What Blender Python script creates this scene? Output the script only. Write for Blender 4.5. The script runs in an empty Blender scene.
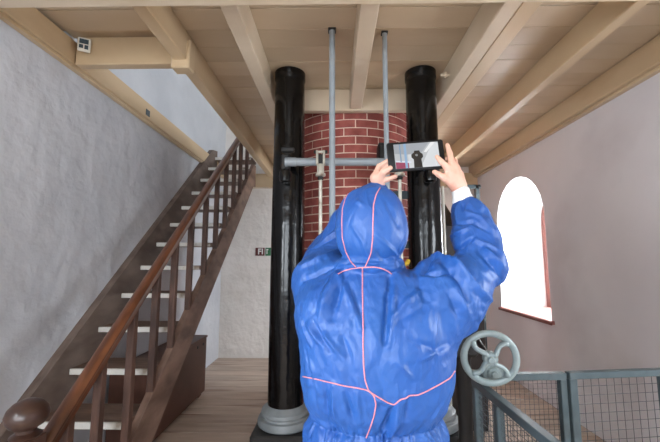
import bpy, bmesh, math, random
import numpy as np
from mathutils import Vector, Matrix, noise
from mathutils.geometry import tessellate_polygon
from mathutils.bvhtree import BVHTree
random.seed(7)
PI = math.pi
sc = bpy.context.scene
col = sc.collection

# ------------------------------------------------------------------ camera
FPX, CAMH = 345.0, 1.6
YAW, PITCH = math.atan(5/FPX), math.atan(39/FPX)
cd = bpy.data.cameras.new('camera')
cd.sensor_width = 36.0; cd.lens = 36.0*FPX/660; cd.clip_start = 0.02
cam = bpy.data.objects.new('camera', cd); col.objects.link(cam)
cam.location = (0, 0, CAMH); cam.rotation_euler = (PI/2+PITCH, 0, YAW)
sc.camera = cam
# ------------------------------------------------------------------ world, sun, window and fill daylight, exposure
w = bpy.data.worlds.new('world'); sc.world = w; w.use_nodes = True
bg = w.node_tree.nodes['Background']
bg.inputs[0].default_value = (0.80, 0.90, 1.0, 1); bg.inputs[1].default_value = 2.2
def sun_dir(o, d): o.rotation_euler = Vector(d).to_track_quat('-Z', 'Y').to_euler()
sl = bpy.data.lights.new('sun', 'SUN'); sl.energy = 2.5; sl.angle = math.radians(3); sl.color = (1, .97, .92)
sun = bpy.data.objects.new('sun', sl); col.objects.link(sun); sun.location = (8, -2, 8); sun_dir(sun, (-.5, .8, -.22))
def window_or_fill_light(loc, d, sx, sz, power, colr):
    L = bpy.data.lights.new('window_or_fill_daylight', 'AREA'); L.shape = 'RECTANGLE'
    L.size = sx; L.size_y = sz; L.energy = power; L.color = colr
    o = bpy.data.objects.new('window_or_fill_daylight', L); col.objects.link(o)
    o.location = loc; o.rotation_euler = Vector(d).to_track_quat('-Z', 'Z').to_euler()
    return o
DAY = (0.86, 0.93, 1.0)
window_or_fill_light((3.30, 4.53, 1.80), (-1, 0, -.35), 1.15, 1.75, 310, DAY)     # outside the arched window in view
window_or_fill_light((2.72, 0.75, 1.75), (-1, 0, -.5), 1.0, 1.6, 95, DAY)        # window in the right wall, beside the camera
window_or_fill_light((-2.15, -0.60, 1.75), (1, 0, -.4), 1.0, 1.6, 170, DAY)      # fill in an unseen opening added to the left wall, brightens the right wall
window_or_fill_light((0.10, -2.75, 1.75), (0, 1, -.4), 1.1, 1.6, 75, DAY)       # window in the wall behind the camera
window_or_fill_light((-1.15, -2.75, 1.75), (0, 1, -.4), 0.9, 1.6, 70, DAY)       # second window in the wall behind
window_or_fill_light((2.72, 3.60, 4.55), (-1, 0, 0), 1.0, 1.3, 140, DAY)       # window of the storey above
sc.view_settings.view_transform = 'Standard'
sc.view_settings.look = 'None'
sc.view_settings.gamma = 1.0
sc.view_settings.use_curve_mapping = False
sc.view_settings.exposure = -0.2

# ------------------------------------------------------------------ helpers
_fw = Vector((-math.sin(YAW)*math.cos(PITCH), math.cos(YAW)*math.cos(PITCH), math.sin(PITCH)))
_rt = Vector((math.cos(YAW), math.sin(YAW), 0)); _up = _rt.cross(_fw)
CAM = Vector((0, 0, CAMH))
def ray(x, y): return _fw*FPX + _rt*(x-330) + _up*(221-y)
def P(x, y, Y):
    d = ray(x, y); return CAM + d*(Y/d.y)

def lin(c):
    return tuple(((v/255)/12.92 if v/255 <= .04045 else ((v/255+.055)/1.055)**2.4) for v in c) + (1,)

def mat(name, c1, c2=None, rough=.6, scale=4.0, stretch=(1,1,1), bump=0.0, bscale=None, metal=0.0, rnd=0.0, spec=.5,
        detail=6, contrast=(.35, .65), c3=None, s3=1.0, coat=0.0, coords='Object', bstretch=None, bdist=.01, ridge=False):
    m = bpy.data.materials.new(name); m.use_nodes = True
    nt = m.node_tree; N = nt.nodes; L = nt.links
    b = N['Principled BSDF']
    b.inputs['Roughness'].default_value = rough; b.inputs['Metallic'].default_value = metal
    b.inputs['Specular IOR Level'].default_value = spec
    b.inputs['Coat Weight'].default_value = coat; b.inputs['Coat Roughness'].default_value = .15
    tc = N.new('ShaderNodeTexCoord')
    oi = N.new('ShaderNodeObjectInfo')
    add = N.new('ShaderNodeVectorMath'); add.operation = 'MULTIPLY_ADD'
    L.new(oi.outputs['Random'], add.inputs[0]); add.inputs[1].default_value = (37, 17, 29) if rnd else (0, 0, 0)
    L.new(tc.outputs[coords], add.inputs[2])
    mp = N.new('ShaderNodeMapping'); mp.inputs['Scale'].default_value = stretch; L.new(add.outputs[0], mp.inputs[0])
    col_out = None
    if c2 is None: c2 = c1
    nz = N.new('ShaderNodeTexNoise'); nz.inputs['Scale'].default_value = scale; nz.inputs['Detail'].default_value = detail
    L.new(mp.outputs[0], nz.inputs[0])
    cr = N.new('ShaderNodeValToRGB'); cr.color_ramp.elements[0].position, cr.color_ramp.elements[1].position = contrast
    cr.color_ramp.elements[0].color = lin(c1); cr.color_ramp.elements[1].color = lin(c2)
    L.new(nz.outputs[0], cr.inputs[0]); col_out = cr.outputs[0]
    if c3 is not None:
        n3 = N.new('ShaderNodeTexNoise'); n3.inputs['Scale'].default_value = s3; n3.inputs['Detail'].default_value = 8
        L.new(mp.outputs[0], n3.inputs[0])
        r3 = N.new('ShaderNodeValToRGB'); r3.color_ramp.elements[0].position = .54; r3.color_ramp.elements[1].position = .70
        L.new(n3.outputs[0], r3.inputs[0])
        mx = N.new('ShaderNodeMixRGB'); mx.inputs[2].default_value = lin(c3)
        L.new(r3.outputs[0], mx.inputs[0]); L.new(col_out, mx.inputs[1]); col_out = mx.outputs[0]
    if rnd:
        hs = N.new('ShaderNodeHueSaturation')
        ma = N.new('ShaderNodeMapRange'); ma.inputs[3].default_value = 1-rnd; ma.inputs[4].default_value = 1+rnd
        L.new(oi.outputs['Random'], ma.inputs[0]); L.new(ma.outputs[0], hs.inputs['Value'])
        L.new(col_out, hs.inputs['Color']); col_out = hs.outputs[0]
    L.new(col_out, b.inputs['Base Color'])
    if bump:
        nb = N.new('ShaderNodeTexNoise'); nb.inputs['Scale'].default_value = bscale or scale*3; nb.inputs['Detail'].default_value = 6
        if ridge: nb.noise_type = 'RIDGED_MULTIFRACTAL'; nb.inputs['Detail'].default_value = 3
        if bstretch:
            mp2 = N.new('ShaderNodeMapping'); mp2.inputs['Scale'].default_value = bstretch; L.new(add.outputs[0], mp2.inputs[0]); L.new(mp2.outputs[0], nb.inputs[0])
        else: L.new(mp.outputs[0], nb.inputs[0])
        bp = N.new('ShaderNodeBump'); bp.inputs['Strength'].default_value = bump; bp.inputs['Distance'].default_value = bdist
        L.new(nb.outputs[0], bp.inputs['Height']); L.new(bp.outputs[0], b.inputs['Normal'])
    return m

def emis(name, c, s):
    m = bpy.data.materials.new(name); m.use_nodes = True; nt = m.node_tree
    b = nt.nodes['Principled BSDF']; b.inputs['Base Color'].default_value = (0.01, .01, .01, 1); b.inputs['Roughness'].default_value = .15
    b.inputs['Emission Color'].default_value = lin(c); b.inputs['Emission Strength'].default_value = s
    return m

def suit_creases(m):
    """fine angular creases of thin non-woven cloth"""
    nt = m.node_tree; N = nt.nodes; L = nt.links; b = N['Principled BSDF']
    tc = N.new('ShaderNodeTexCoord'); wz = N.new('ShaderNodeTexNoise'); wz.inputs['Scale'].default_value = 6; wz.inputs['Detail'].default_value = 2
    L.new(tc.outputs['Object'], wz.inputs[0])
    ma = N.new('ShaderNodeVectorMath'); ma.operation = 'MULTIPLY_ADD'; ma.inputs[1].default_value = (.12, .12, .12); L.new(wz.outputs['Color'], ma.inputs[0]); L.new(tc.outputs['Object'], ma.inputs[2])
    last = None
    for sc_, rot, st, dist in ((5, (0, .5, 0), (1.6, 1, .6), .030), (11, (0, -.5, .4), (1.8, 1, .55), .014), (24, (0, .3, .9), (1.4, 1, .8), .004)):
        mp = N.new('ShaderNodeMapping'); mp.inputs['Rotation'].default_value = rot; mp.inputs['Scale'].default_value = st; L.new(ma.outputs[0], mp.inputs[0])
        v = N.new('ShaderNodeTexVoronoi'); v.distance = 'MANHATTAN'; v.inputs['Scale'].default_value = sc_; L.new(mp.outputs[0], v.inputs['Vector'])
        bp = N.new('ShaderNodeBump'); bp.inputs['Strength'].default_value = .30; bp.inputs['Distance'].default_value = dist; L.new(v.outputs['Distance'], bp.inputs['Height'])
        if last: L.new(last, bp.inputs['Normal'])
        last = bp.outputs[0]
    L.new(last, b.inputs['Normal'])
M = {}
M['plaster'] = mat('plaster', (194,197,203), (210,212,217), .85, 1.3, bump=.8, bscale=4.0, c3=(188,190,196), s3=.7, detail=8, bdist=.05)
M['plaster_back'] = mat('plaster_rough', (226,221,214), (238,233,227), .85, 1.6, bump=1.0, bscale=8, c3=(212,204,194), s3=.9, detail=8, bdist=.03)
M['plaster_right'] = mat('plaster_smooth', (212,208,211), (222,218,220), .7, 1.0, bump=.25, bscale=5, c3=(202,196,198), s3=.8, detail=8, bdist=.02)
M['reveal'] = mat('reveal_paint', (240,240,238), None, .7)
M['beige'] = mat('beige_paint', (192,166,132), (206,182,148), .33, 2.0, bump=.12, bscale=14, rnd=.04, c3=(180,150,114), s3=1.6, stretch=(1,.35,1))
M['beige_board'] = mat('beige_board_paint', (188,166,138), (200,180,152), .30, 2.0, bump=.18, bscale=9, rnd=.07, c3=(176,150,120), s3=1.3, stretch=(.35,1,1))
M['pale_joist'] = mat('pale_joist_paint', (204,184,158), (214,196,172), .33, 3.0, bump=.12, bscale=14, rnd=.03)
M['floor'] = mat('floor_plank', (186,166,149), (206,188,172), .62, 3.0, stretch=(.6,5,5), bump=.3, bscale=6, rnd=.08, c3=(158,134,117), s3=2.0)
M['floor_gap'] = mat('floor_gap', (40,32,28), None, .9)
M['stair'] = mat('stair_wood', (66,44,35), (96,68,56), .55, 5, stretch=(4,1,1), bump=.35, bscale=12, rnd=.08, c3=(56,36,28), s3=3)
M['stringer_grey'] = mat('stringer_grey_wood', (100,85,76), (126,110,100), .6, 4, stretch=(4,.8,2), bump=.3, bscale=10, c3=(84,68,60), s3=2.5)
M['newel'] = mat('newel_dark', (50,32,25), (70,46,36), .35, 6, stretch=(1,1,4), bump=.15, coat=.2)
M['stringer'] = mat('stringer_wood', (100,76,63), (138,112,98), .5, 4, stretch=(4,.8,2), bump=.3, bscale=10, c3=(82,60,50), s3=2.5)
M['tread'] = mat('tread_wood', (96,75,63), (122,99,86), .6, 5, stretch=(1,4,4), bump=.3, rnd=.06)
M['rail'] = mat('rail_varnish', (82,46,28), (112,66,40), .28, 6, stretch=(5,1,1), bump=.2, bscale=10, c3=(70,36,20), s3=4, coat=.3)
M['nosing'] = mat('white_nosing', (206,204,196), (226,224,218), .5, 6, c3=(150,138,124), s3=6)
M['cabinet'] = mat('cabinet_wood', (82,50,38), (98,62,48), .5, 3, stretch=(3,1,1), bump=.1)
M['black'] = mat('black_gloss_paint', (5,5,6), (8,8,9), .16, 6, bump=.3, bscale=9, bdist=.02, coat=0, spec=.4)
M['black_matt'] = mat('black_iron', (16,15,15), (28,26,25), .5, 8, bump=.2)
M['brick'] = mat('brick_red', (142,68,60), (170,92,82), .75, 9, bump=.45, bscale=30, rnd=.13, c3=(128,62,56), s3=4)
M['mortar'] = mat('mortar', (226,200,180), (234,210,192), .9, 20, bump=.4)
M['pipe'] = mat('grey_pipe', (132,139,144), (148,155,160), .38, 5, c3=(122,122,118), s3=5)
M['brass'] = mat('worn_white_metal', (176,170,156), (206,202,190), .4, 14, c3=(110,84,60), s3=9, metal=.2)
M['base'] = mat('grey_base_paint', (108,113,115), (126,131,133), .45, 8, c3=(120,120,118), s3=6)
M['fence'] = mat('fence_paint', (66,79,83), (78,91,95), .4, 8, c3=(56,62,62), s3=5)
M['wire'] = mat('mesh_wire', (66,74,80), None, .4, metal=.3)
M['wheel'] = mat('wheel_paint', (132,147,147), (148,161,161), .32, 8, c3=(116,122,116), s3=10, coat=.2)
M['frame_red'] = mat('window_red_wood', (112,62,54), (126,74,64), .5, 6)
M['sill'] = mat('sill_paint', (150,96,90), (162,108,100), .45, 6)
M['machine'] = mat('machine_brown', (40,31,28), (52,42,38), .5, 5)
M['skin'] = mat('skin', (214,164,142), (224,178,158), .5, 12, bump=.08, bscale=60, c3=(206,146,126), s3=14)
M['cuff'] = mat('white_cuff', (232,232,232), (242,242,242), .8, 60, bump=.3, bscale=120)
M['suit'] = mat('blue_coverall', (32,80,154), (42,92,164), .46, 5, bump=0, bscale=14, bstretch=(1.5,1.2,.7), bdist=.012, c3=(38,86,159), s3=7, ridge=True)
suit_creases(M['suit'])
M['stitch'] = mat('pink_stitch', (206,122,134), (222,148,156), .6, 200)
M['rubber'] = mat('black_plastic', (13,14,17), None, .5, spec=.3)
M['yellow'] = mat('yellow_rubber', (206,168,48), None, .5)
M['white_plastic'] = mat('white_plastic', (222,218,206), None, .4)
M['label_dark'] = mat('dark_label', (48,62,74), (66,84,92), .4, 60)
M['sign_red'] = mat('sign_red', (96,26,24), None, .4)
M['sign_green'] = mat('sign_green', (30,110,62), None, .4)
M['sign_white'] = mat('sign_white', (236,236,232), None, .5)
def glass():
    m = bpy.data.materials.new('window_glass'); m.use_nodes = True; nt = m.node_tree
    for n in list(nt.nodes): nt.nodes.remove(n)
    o = nt.nodes.new('ShaderNodeOutputMaterial'); t = nt.nodes.new('ShaderNodeBsdfTransparent'); g = nt.nodes.new('ShaderNodeBsdfGlossy')
    g.inputs['Roughness'].default_value = .02; mx = nt.nodes.new('ShaderNodeMixShader'); mx.inputs[0].default_value = .05
    nt.links.new(t.outputs[0], mx.inputs[1]); nt.links.new(g.outputs[0], mx.inputs[2]); nt.links.new(mx.outputs[0], o.inputs[0])
    return m
M['glass'] = glass()

def finish(name, me, m, parent=None, smooth=False, recenter=True):
    """link a mesh given in world coordinates as one object, origin at its base centre"""
    o = bpy.data.objects.new(name, me)
    if isinstance(m, str): m = M[m]
    if m is not None: me.materials.append(m)
    n = len(me.vertices)
    co = np.empty(n*3, np.float32); me.vertices.foreach_get('co', co); co = co.reshape(-1, 3)
    org = np.zeros(3)
    if recenter and n:
        mn, mx = co.min(0), co.max(0); org = np.array([(mn[0]+mx[0])/2, (mn[1]+mx[1])/2, mn[2]])
        me.vertices.foreach_set('co', (co-org).astype(np.float32).ravel())
    if smooth: me.polygons.foreach_set('use_smooth', [True]*len(me.polygons))
    me.update()
    col.objects.link(o)
    o.location = org
    if parent is not None:
        o.parent = parent
        wp = parent.get('_w'); wp = Vector(wp) if wp else Vector((0, 0, 0))
        o.location = Vector(org)-wp
    o['_w'] = tuple(float(v) for v in org)
    return o
def bmobj(name, bm, m, parent=None, smooth=False, auto=False):
    bmesh.ops.recalc_face_normals(bm, faces=bm.faces)
    me = bpy.data.meshes.new(name); bm.to_mesh(me); bm.free()
    o = finish(name, me, m, parent, smooth)
    if auto: sharp(o)
    return o
def sharp(o, ang=35):
    me = o.data
    me.polygons.foreach_set('use_smooth', [True]*len(me.polygons))
    bm = bmesh.new(); bm.from_mesh(me)
    for e in bm.edges:
        if len(e.link_faces) == 2 and e.calc_face_angle(0) > math.radians(ang): e.smooth = False
    bm.to_mesh(me); bm.free()
def empty(name, loc, label, cat, group=None):
    o = bpy.data.objects.new(name, None); col.objects.link(o); o.location = loc; o['_w'] = tuple(float(v) for v in loc)
    o.empty_display_size = .1
    tag(o, label, cat, group); return o
def tag(o, label, cat, group=None):
    o['label'] = label; o['category'] = cat
    if group: o['group'] = group
    return o
def struct(o, label=None, cat=None):
    o['kind'] = 'structure'
    if label: o['label'] = label
    if cat: o['category'] = cat
    return o

def abox(bm, a, b, bev=0.0, mtx=None):
    a = Vector(a); b = Vector(b); c = (a+b)/2; s = b-a
    r = bmesh.ops.create_cube(bm, size=1.0, matrix=Matrix.Translation(c) @ Matrix.Diagonal((abs(s.x), abs(s.y), abs(s.z), 1)))
    vs = r['verts']
    if bev:
        es = list({e for v in vs for e in v.link_edges})
        r2 = bmesh.ops.bevel(bm, geom=es, offset=bev, segments=1, affect='EDGES')
        vs = list({v for f in r2['faces'] for v in f.verts} | {v for v in vs if v.is_valid})
    if mtx is not None: bmesh.ops.transform(bm, matrix=mtx, verts=vs)
    return vs
def box(name, a, b, m, parent=None, bev=0.0):
    bm = bmesh.new(); abox(bm, a, b, bev); return bmobj(name, bm, m, parent, auto=bool(bev))
def tube(bm, pts, r, seg=14, caps=True, ry=None):
    pts = [Vector(p) for p in pts]; n = len(pts)
    rr = r if isinstance(r, (list, tuple)) else [r]*n
    rings = []; prevx = None
    for i, p in enumerate(pts):
        t = (pts[min(i+1, n-1)]-pts[max(i-1, 0)]).normalized()
        if prevx is None:
            x = t.cross(Vector((0, 0, 1)))
            if x.length < 1e-3: x = Vector((1, 0, 0))
        else: x = prevx - t*prevx.dot(t)
        x.normalize(); prevx = x; y = t.cross(x)
        rings.append([bm.verts.new(p + x*math.cos(2*PI*k/seg)*rr[i] + y*math.sin(2*PI*k/seg)*(rr[i] if ry is None else rr[i]*ry)) for k in range(seg)])
    for a, b in zip(rings, rings[1:]):
        for k in range(seg): bm.faces.new((a[k], a[(k+1) % seg], b[(k+1) % seg], b[k]))
    if caps: bm.faces.new(rings[0][::-1]); bm.faces.new(rings[-1])
def lathe(bm, prof, c=(0, 0, 0), seg=36, mtx=None):
    rings = []; vs = []
    for r, z in prof:
        ring = [bm.verts.new((c[0]+r*math.cos(2*PI*k/seg), c[1]+r*math.sin(2*PI*k/seg), c[2]+z)) for k in range(seg)]
        rings.append(ring); vs += ring
    for a, b in zip(rings, rings[1:]):
        for k in range(seg): bm.faces.new((a[k], a[(k+1) % seg], b[(k+1) % seg], b[k]))
    bm.faces.new(rings[0][::-1]); bm.faces.new(rings[-1])
    if mtx is not None: bmesh.ops.transform(bm, matrix=mtx, verts=vs)
def tubeobj(name, pts, r, m, parent=None, seg=14, **k):
    bm = bmesh.new(); tube(bm, pts, r, seg, **k); return bmobj(name, bm, m, parent, auto=True)
def latheobj(name, prof, c, m, parent=None, seg=36, mtx=None):
    bm = bmesh.new(); lathe(bm, prof, c, seg, mtx); return bmobj(name, bm, m, parent, auto=True)
def prism(name, poly, x0, x1, m, parent=None):
    """a Y-Z polygon pushed out along X"""
    bm = bmesh.new()
    a = [bm.verts.new((x0, y, z)) for y, z in poly]; b = [bm.verts.new((x1, y, z)) for y, z in poly]
    bm.faces.new(a); bm.faces.new(b[::-1]); n = len(poly)
    for i in range(n): bm.faces.new((a[i], b[i], b[(i+1) % n], a[(i+1) % n]))
    return bmobj(name, bm, m, parent)

# ------------------------------------------------------------------ the room
XL, XR, YB, YN, CZ, TOP = -1.925, 2.40, 5.86, -2.60, 3.20, 5.60
TW_ = .70                                                   # thickness of the tower wall at the windows
def arch(c, half, z0, spring, n=14, rise=None):
    rise = rise or half
    pts = [(c-half, z0), (c-half, spring)]
    for k in range(1, n): a = PI - PI*k/n; pts.append((c+half*math.cos(a), spring+rise*math.sin(a)))
    pts += [(c+half, spring), (c+half, z0)]
    return pts
def holed_wall(name, rect, holes, p0, p1, mk, m, mrev):
    """slab between planes p0 and p1 with arched tunnels; mk(plane, u, z) -> point"""
    u0, u1, z0, z1 = rect
    loops = [[(u0, z0), (u1, z0), (u1, z1), (u0, z1)]] + holes
    flat = [p for l in loops for p in l]
    tris = tessellate_polygon([[Vector((u, z, 0)) for u, z in l] for l in loops])
    verts = [mk(p0, *p) for p in flat] + [mk(p1, *p) for p in flat]; n = len(flat)
    faces = [tuple(t) for t in tris] + [tuple(n+i for i in t) for t in tris]; mi = [0]*len(faces)
    k = 0
    for li, l in enumerate(loops):
        L = len(l)
        for i in range(L):
            a, b = k+i, k+(i+1) % L; faces.append((a, b, n+b, n+a)); mi.append(1 if li else 0)
        k += L
    me = bpy.data.meshes.new(name); me.from_pydata(verts, [], faces)
    bm = bmesh.new(); bm.from_mesh(me); bmesh.ops.recalc_face_normals(bm, faces=bm.faces); bm.to_mesh(me); bm.free()
    o = finish(name, me, m); me.materials.append(M[mrev])
    for i, f in enumerate(me.polygons): f.material_index = mi[i]
    return struct(o)
WC, WH, WZ, WS = 4.53, .575, .93, 2.11                      # the arched window in view
holes_r = [arch(WC, WH, WZ, WS), arch(.75, .55, .93, 2.05), arch(3.6, .55, 3.9, 4.7)]
struct(holed_wall('wall_right', (YN, YB+.35, 0, TOP), holes_r, XR, XR+TW_, lambda p, u, z: (p, u, z), 'plaster_right', 'reveal'))
holed_wall('wall_behind', (XL-.3, XR+TW_, 0, TOP), [arch(.10, .6, .93, 2.05), arch(-1.15, .45, .93, 2.1)], YN, YN-.5, lambda p, u, z: (u, p, z), 'plaster', 'reveal')
holed_wall('wall_left', (YN, YB+.35, 0, TOP), [arch(-.6, .55, .93, 2.05)], XL, XL-.35, lambda p, u, z: (p, u, z), 'plaster', 'reveal')  # unseen arched opening added for the fill light on the right wall
struct(box('wall_back', (XL, YB, 0), (XR, YB+.35, TOP), 'plaster_back'))
struct(box('roof', (XL-.35, YN-.5, TOP), (XR+TW_, YB+.35, TOP+.1), 'plaster'))
# floor with planks
floor = struct(box('floor', (XL-.35, YN-.5, -.12), (XR+TW_, YB+.35, -.028), 'floor_gap'))
y = YN; pb = None; i = 0
bmp = bmesh.new(); abox(bmp, (XL, -.0962, 0), (XR, .0962, .028), .003); mep = bpy.data.meshes.new('plank'); bmp.to_mesh(mep); bmp.free(); mep.materials.append(M['floor'])
while y < YB-.05:
    wd = min(.2, YB-y)
    o = bpy.data.objects.new('plank', mep); col.objects.link(o); o.parent = floor
    fw = Vector(floor['_w']); o.location = Vector((0, y+wd/2, -.028+random.uniform(-.0015, .0015)))-fw; o.scale = (1, wd/.2, 1)
    y += wd
# ceiling: slab with the stairwell left open, boards, joists
bm = bmesh.new()
abox(bm, (XL, YN, CZ+.03), (XR, 2.36, CZ+.09)); abox(bm, (-1.13, 2.36, CZ+.03), (XR, YB, CZ+.09))
ceil = struct(bmobj('ceiling', bm, 'beige'))
cw = Vector(ceil['_w'])
def cbox(name, a, b, m, bev=.004): return box(name, a, b, m, ceil, bev)
y = -2.56+.0
edges = [2.04-.2*k for k in range(23, 0, -1)] + [2.04, 2.24, 2.44, 2.635, 2.84, 3.06] + [3.27+.2*k for k in range(13)]
edges = [e for e in edges if YN < e < YB-.06] + [YB]
prev = YN
for e in edges:
    x0 = XL if e < 2.40 else -1.13
    if prev < 2.36 < e and x0 == XL: pass
    cbox('ceiling_board', (x0, prev+.0012, CZ+random.uniform(0, .002)), (XR, e-(.006 if abs(e-2.04) < .01 or abs(e-3.06) < .01 else .0012), CZ+.03), 'beige_board', .0015)
    prev = e
def joist(x0, x1, y0, y1, z0=3.0, z1=CZ, m='beige', name='joist'): return cbox(name, (x0, y0, z0), (x1, y1, z1), m, .006)
joist(-1.13, -1.04, YN, YB-.14, 2.995)                      # trimmer by the stairwell
joist(-.64, -.54, YN, YB-.14, m='pale_joist')
joist(.14, .25, YN, 3.085, m='pale_joist')
joist(.925, 1.026, YN, YB-.14, 2.995, m='pale_joist')
joist(1.036, 1.15, YN, YB-.14, 3.01)
joist(1.645, 1.725, YN, YB-.14)
cbox('crossbeam', (-.54, 3.088, 2.985), (.925, 3.15, CZ), 'pale_joist', .006)
cbox('header_beam', (-1.86, 2.30, 2.99), (-1.13, 2.37, CZ), 'beige', .006)
cbox('joint_block', (-1.15, 2.26, 2.94), (-1.02, 2.36, 3.15), 'beige', .008)
cbox('crossbeam', (XL, 1.50, 2.90), (XR, 1.635, 2.995), 'pale_joist', .006)
struct(box('trim_1', (XL, YN, 3.0), (XL+.055, YB, 3.17), 'beige', None, .006))
struct(box('trim_2', (XR-.09, YN, 3.0), (XR, YB, CZ), 'beige', None, .006))
struct(box('trim_3', (-1.42, YB-.14, 2.83), (XR, YB, 3.06), 'beige', None, .006))
bm = bmesh.new(); abox(bm, (XL, YN, 2.975), (XL+.04, YB, 3.0), .004); struct(bmobj('trim_4', bm, 'beige'))
struct(box('trim_5', (XR-.05, YN, 2.975), (XR, YB, 3.0), 'beige', None, .004))
# arched windows: frame at the outer end of the deep embrasure, sill, panes
def window(n, cy, half, z0, spring, mk, outx, parent_label):
    bm = bmesh.new()
    po = arch(cy, half, z0, spring, 16); pi = arch(cy, half-.11, z0+.09, spring, 16)
    for pl in (outx-.05, outx):
        pass
    vo = [[bm.verts.new(mk(p, u, z)) for u, z in po] for p in (outx-.06, outx)]
    vi = [[bm.verts.new(mk(p, u, z)) for u, z in pi] for p in (outx-.06, outx)]
    L = len(po)
    for i in range(L):
        j = (i+1) % L
        bm.faces.new((vo[0][i], vo[0][j], vi[0][j], vi[0][i])); bm.faces.new((vo[1][i], vo[1][j], vi[1][j], vi[1][i]))
        bm.faces.new((vo[0][i], vo[0][j], vo[1][j], vo[1][i])); bm.faces.new((vi[0][i], vi[0][j], vi[1][j], vi[1][i]))
    f = struct(bmobj('window_%d' % n, bm, 'frame_red'))
    bm = bmesh.new()
    pg = [bm.verts.new(mk(outx-.03, u, z)) for u, z in pi]; bm.faces.new(pg)
    bmobj('pane', bm, 'glass', f)
    for zz in (z0+.45, z0+.85, spring+.02):
        a = mk(outx-.045, cy-half+.05, zz); b = mk(outx-.015, cy+half-.05, zz+.025); box('glazing_bar', tuple(map(min, a, b)), tuple(map(max, a, b)), 'frame_red', f)
    a = mk(outx-.045, cy-.0125, z0+.05); b = mk(outx-.015, cy+.0125, spring+half-.05); box('glazing_bar', tuple(map(min, a, b)), tuple(map(max, a, b)), 'frame_red', f)
    return f
mkr = lambda p, u, z: (p, u, z)
w1 = window(1, WC, WH, WZ, WS, mkr, XR+TW_, '')
window(2, .75, .55, .93, 2.05, mkr, XR+TW_, '')
window(3, .10, .6, .93, 2.05, lambda p, u, z: (u, -p, z), 3.1, '')
# sill of the window in view: painted top with a red-brown wooden lip
sb = box('window_sill', (XR-.035, WC-WH-.05, WZ-.035), (XR+.64, WC+WH-.003, WZ+.004), 'sill', w1, .004)
box('sill_lip', (XR-.045, WC-WH-.055, WZ-.04), (XR-.03, WC+WH+.02, WZ-.004), 'frame_red', w1, .003)

# ------------------------------------------------------------------ staircase
ST = empty('staircase', (-1.58, 3.4, 0), 'steep open wooden staircase with worn handrail rising along the left wall', 'staircase')
SL = .8678; RUN, RISE, Y0, Z0 = .27, .2343, 2.492, .841
nz = lambda Y: Z0+(Y-Y0)*SL
for k in range(-3, 11):
    yy, zz = Y0+RUN*k, Z0+RISE*k
    t = box('tread', (XL+.06, yy+.012, zz-.036), (-1.285, yy+RUN+.02, zz), 'tread', ST, .003)
    box('nosing', (XL+.065, yy-.004, zz-.038), (-1.30, yy+.014, zz+.002), 'nosing', t, .003)
ye = 5.15
prism('stringer', [(1.55, 0), (1.55, nz(1.55)+.19), (ye-.05, nz(ye-.05)+.17), (ye+.15, nz(ye)+.17), (ye+.15, nz(ye)-.2), (ye, nz(ye)-.26), (2.0, 0)], XL, XL+.06, 'stringer_grey', ST)
prism('stringer', [(1.42, 0), (1.42, max(.12, nz(1.42)-.09)), (1.75, nz(1.75)-.09), (ye, nz(ye)-.09), (ye+.1, nz(ye)-.09), (ye+.1, nz(ye)-.42), (ye, nz(ye)-.42), (2.02, 0)], -1.285, -1.235, 'stringer', ST)
rt = lambda Y: 1.11+(Y-1.899)*.853
bm = bmesh.new()
yr0, yr1 = 1.42, 4.62
sec = [(-.030, -.055), (.030, -.055), (.030, -.03), (.035, -.022), (.035, -.008), (.022, .004), (0, .007), (-.022, .004), (-.035, -.008), (-.035, -.022), (-.030, -.03)]
ra = [bm.verts.new((-1.26+x, yr0, rt(yr0)+z*1.3)) for x, z in sec]; rb = [bm.verts.new((-1.26+x, yr1, rt(yr1)+z*1.3)) for x, z in sec]
bm.faces.new(ra); bm.faces.new(rb[::-1])
for i in range(len(sec)): bm.faces.new((ra[i], rb[i], rb[(i+1) % len(sec)], ra[(i+1) % len(sec)]))
bmobj('handrail', bm, 'rail', ST, auto=True)
for k in range(12):
    Y = (1.70, 1.915, 2.19, 2.455, 2.714, 2.997, 3.32, 3.615, 3.90, 4.20, 4.476, 4.80)[k]
    ztop = min(rt(Y)-.04, 3.19)
    box('baluster', (-1.282, Y-.022, nz(Y)-.10), (-1.238, Y+.022, ztop), 'stair', ST, .003)
nw = box('newel_post', (-1.31, 1.425, 0), (-1.21, 1.525, .885), 'stair', ST, .005)
latheobj('finial', [(.05, -.085), (.055, -.075), (.035, -.062), (.036, -.05), (.058, -.036), (.073, -.014), (.076, .006), (.068, .03), (.05, .05), (.025, .062), (.004, .065)], (-1.26, 1.475, .968), 'newel', nw, 28)

# cabinet under the stair
cab = empty('low_cabinet', (-1.74, 3.7, 0), 'low dark brown wooden chest standing under the staircase', 'cabinet')
box('body', (-1.90, 3.0, .03), (-1.58, 4.36, .655), 'cabinet', cab, .006)
box('lid', (-1.905, 2.99, .655), (-1.572, 4.37, .682), 'cabinet', cab, .005)
for yy in (4.25, 4.08): latheobj('hole_ring', [(.016, 0), (.016, .006), (.004, .006)], (0, 0, 0), 'black_matt', cab, 14, Matrix.Translation((-1.581, yy, .60)) @ Matrix.Rotation(PI/2, 4, 'Y'))
box('foot', (-1.88, 3.04, 0), (-1.60, 3.12, .03), 'cabinet', cab); box('foot', (-1.88, 4.22, 0), (-1.60, 4.30, .03), 'cabinet', cab)

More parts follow.
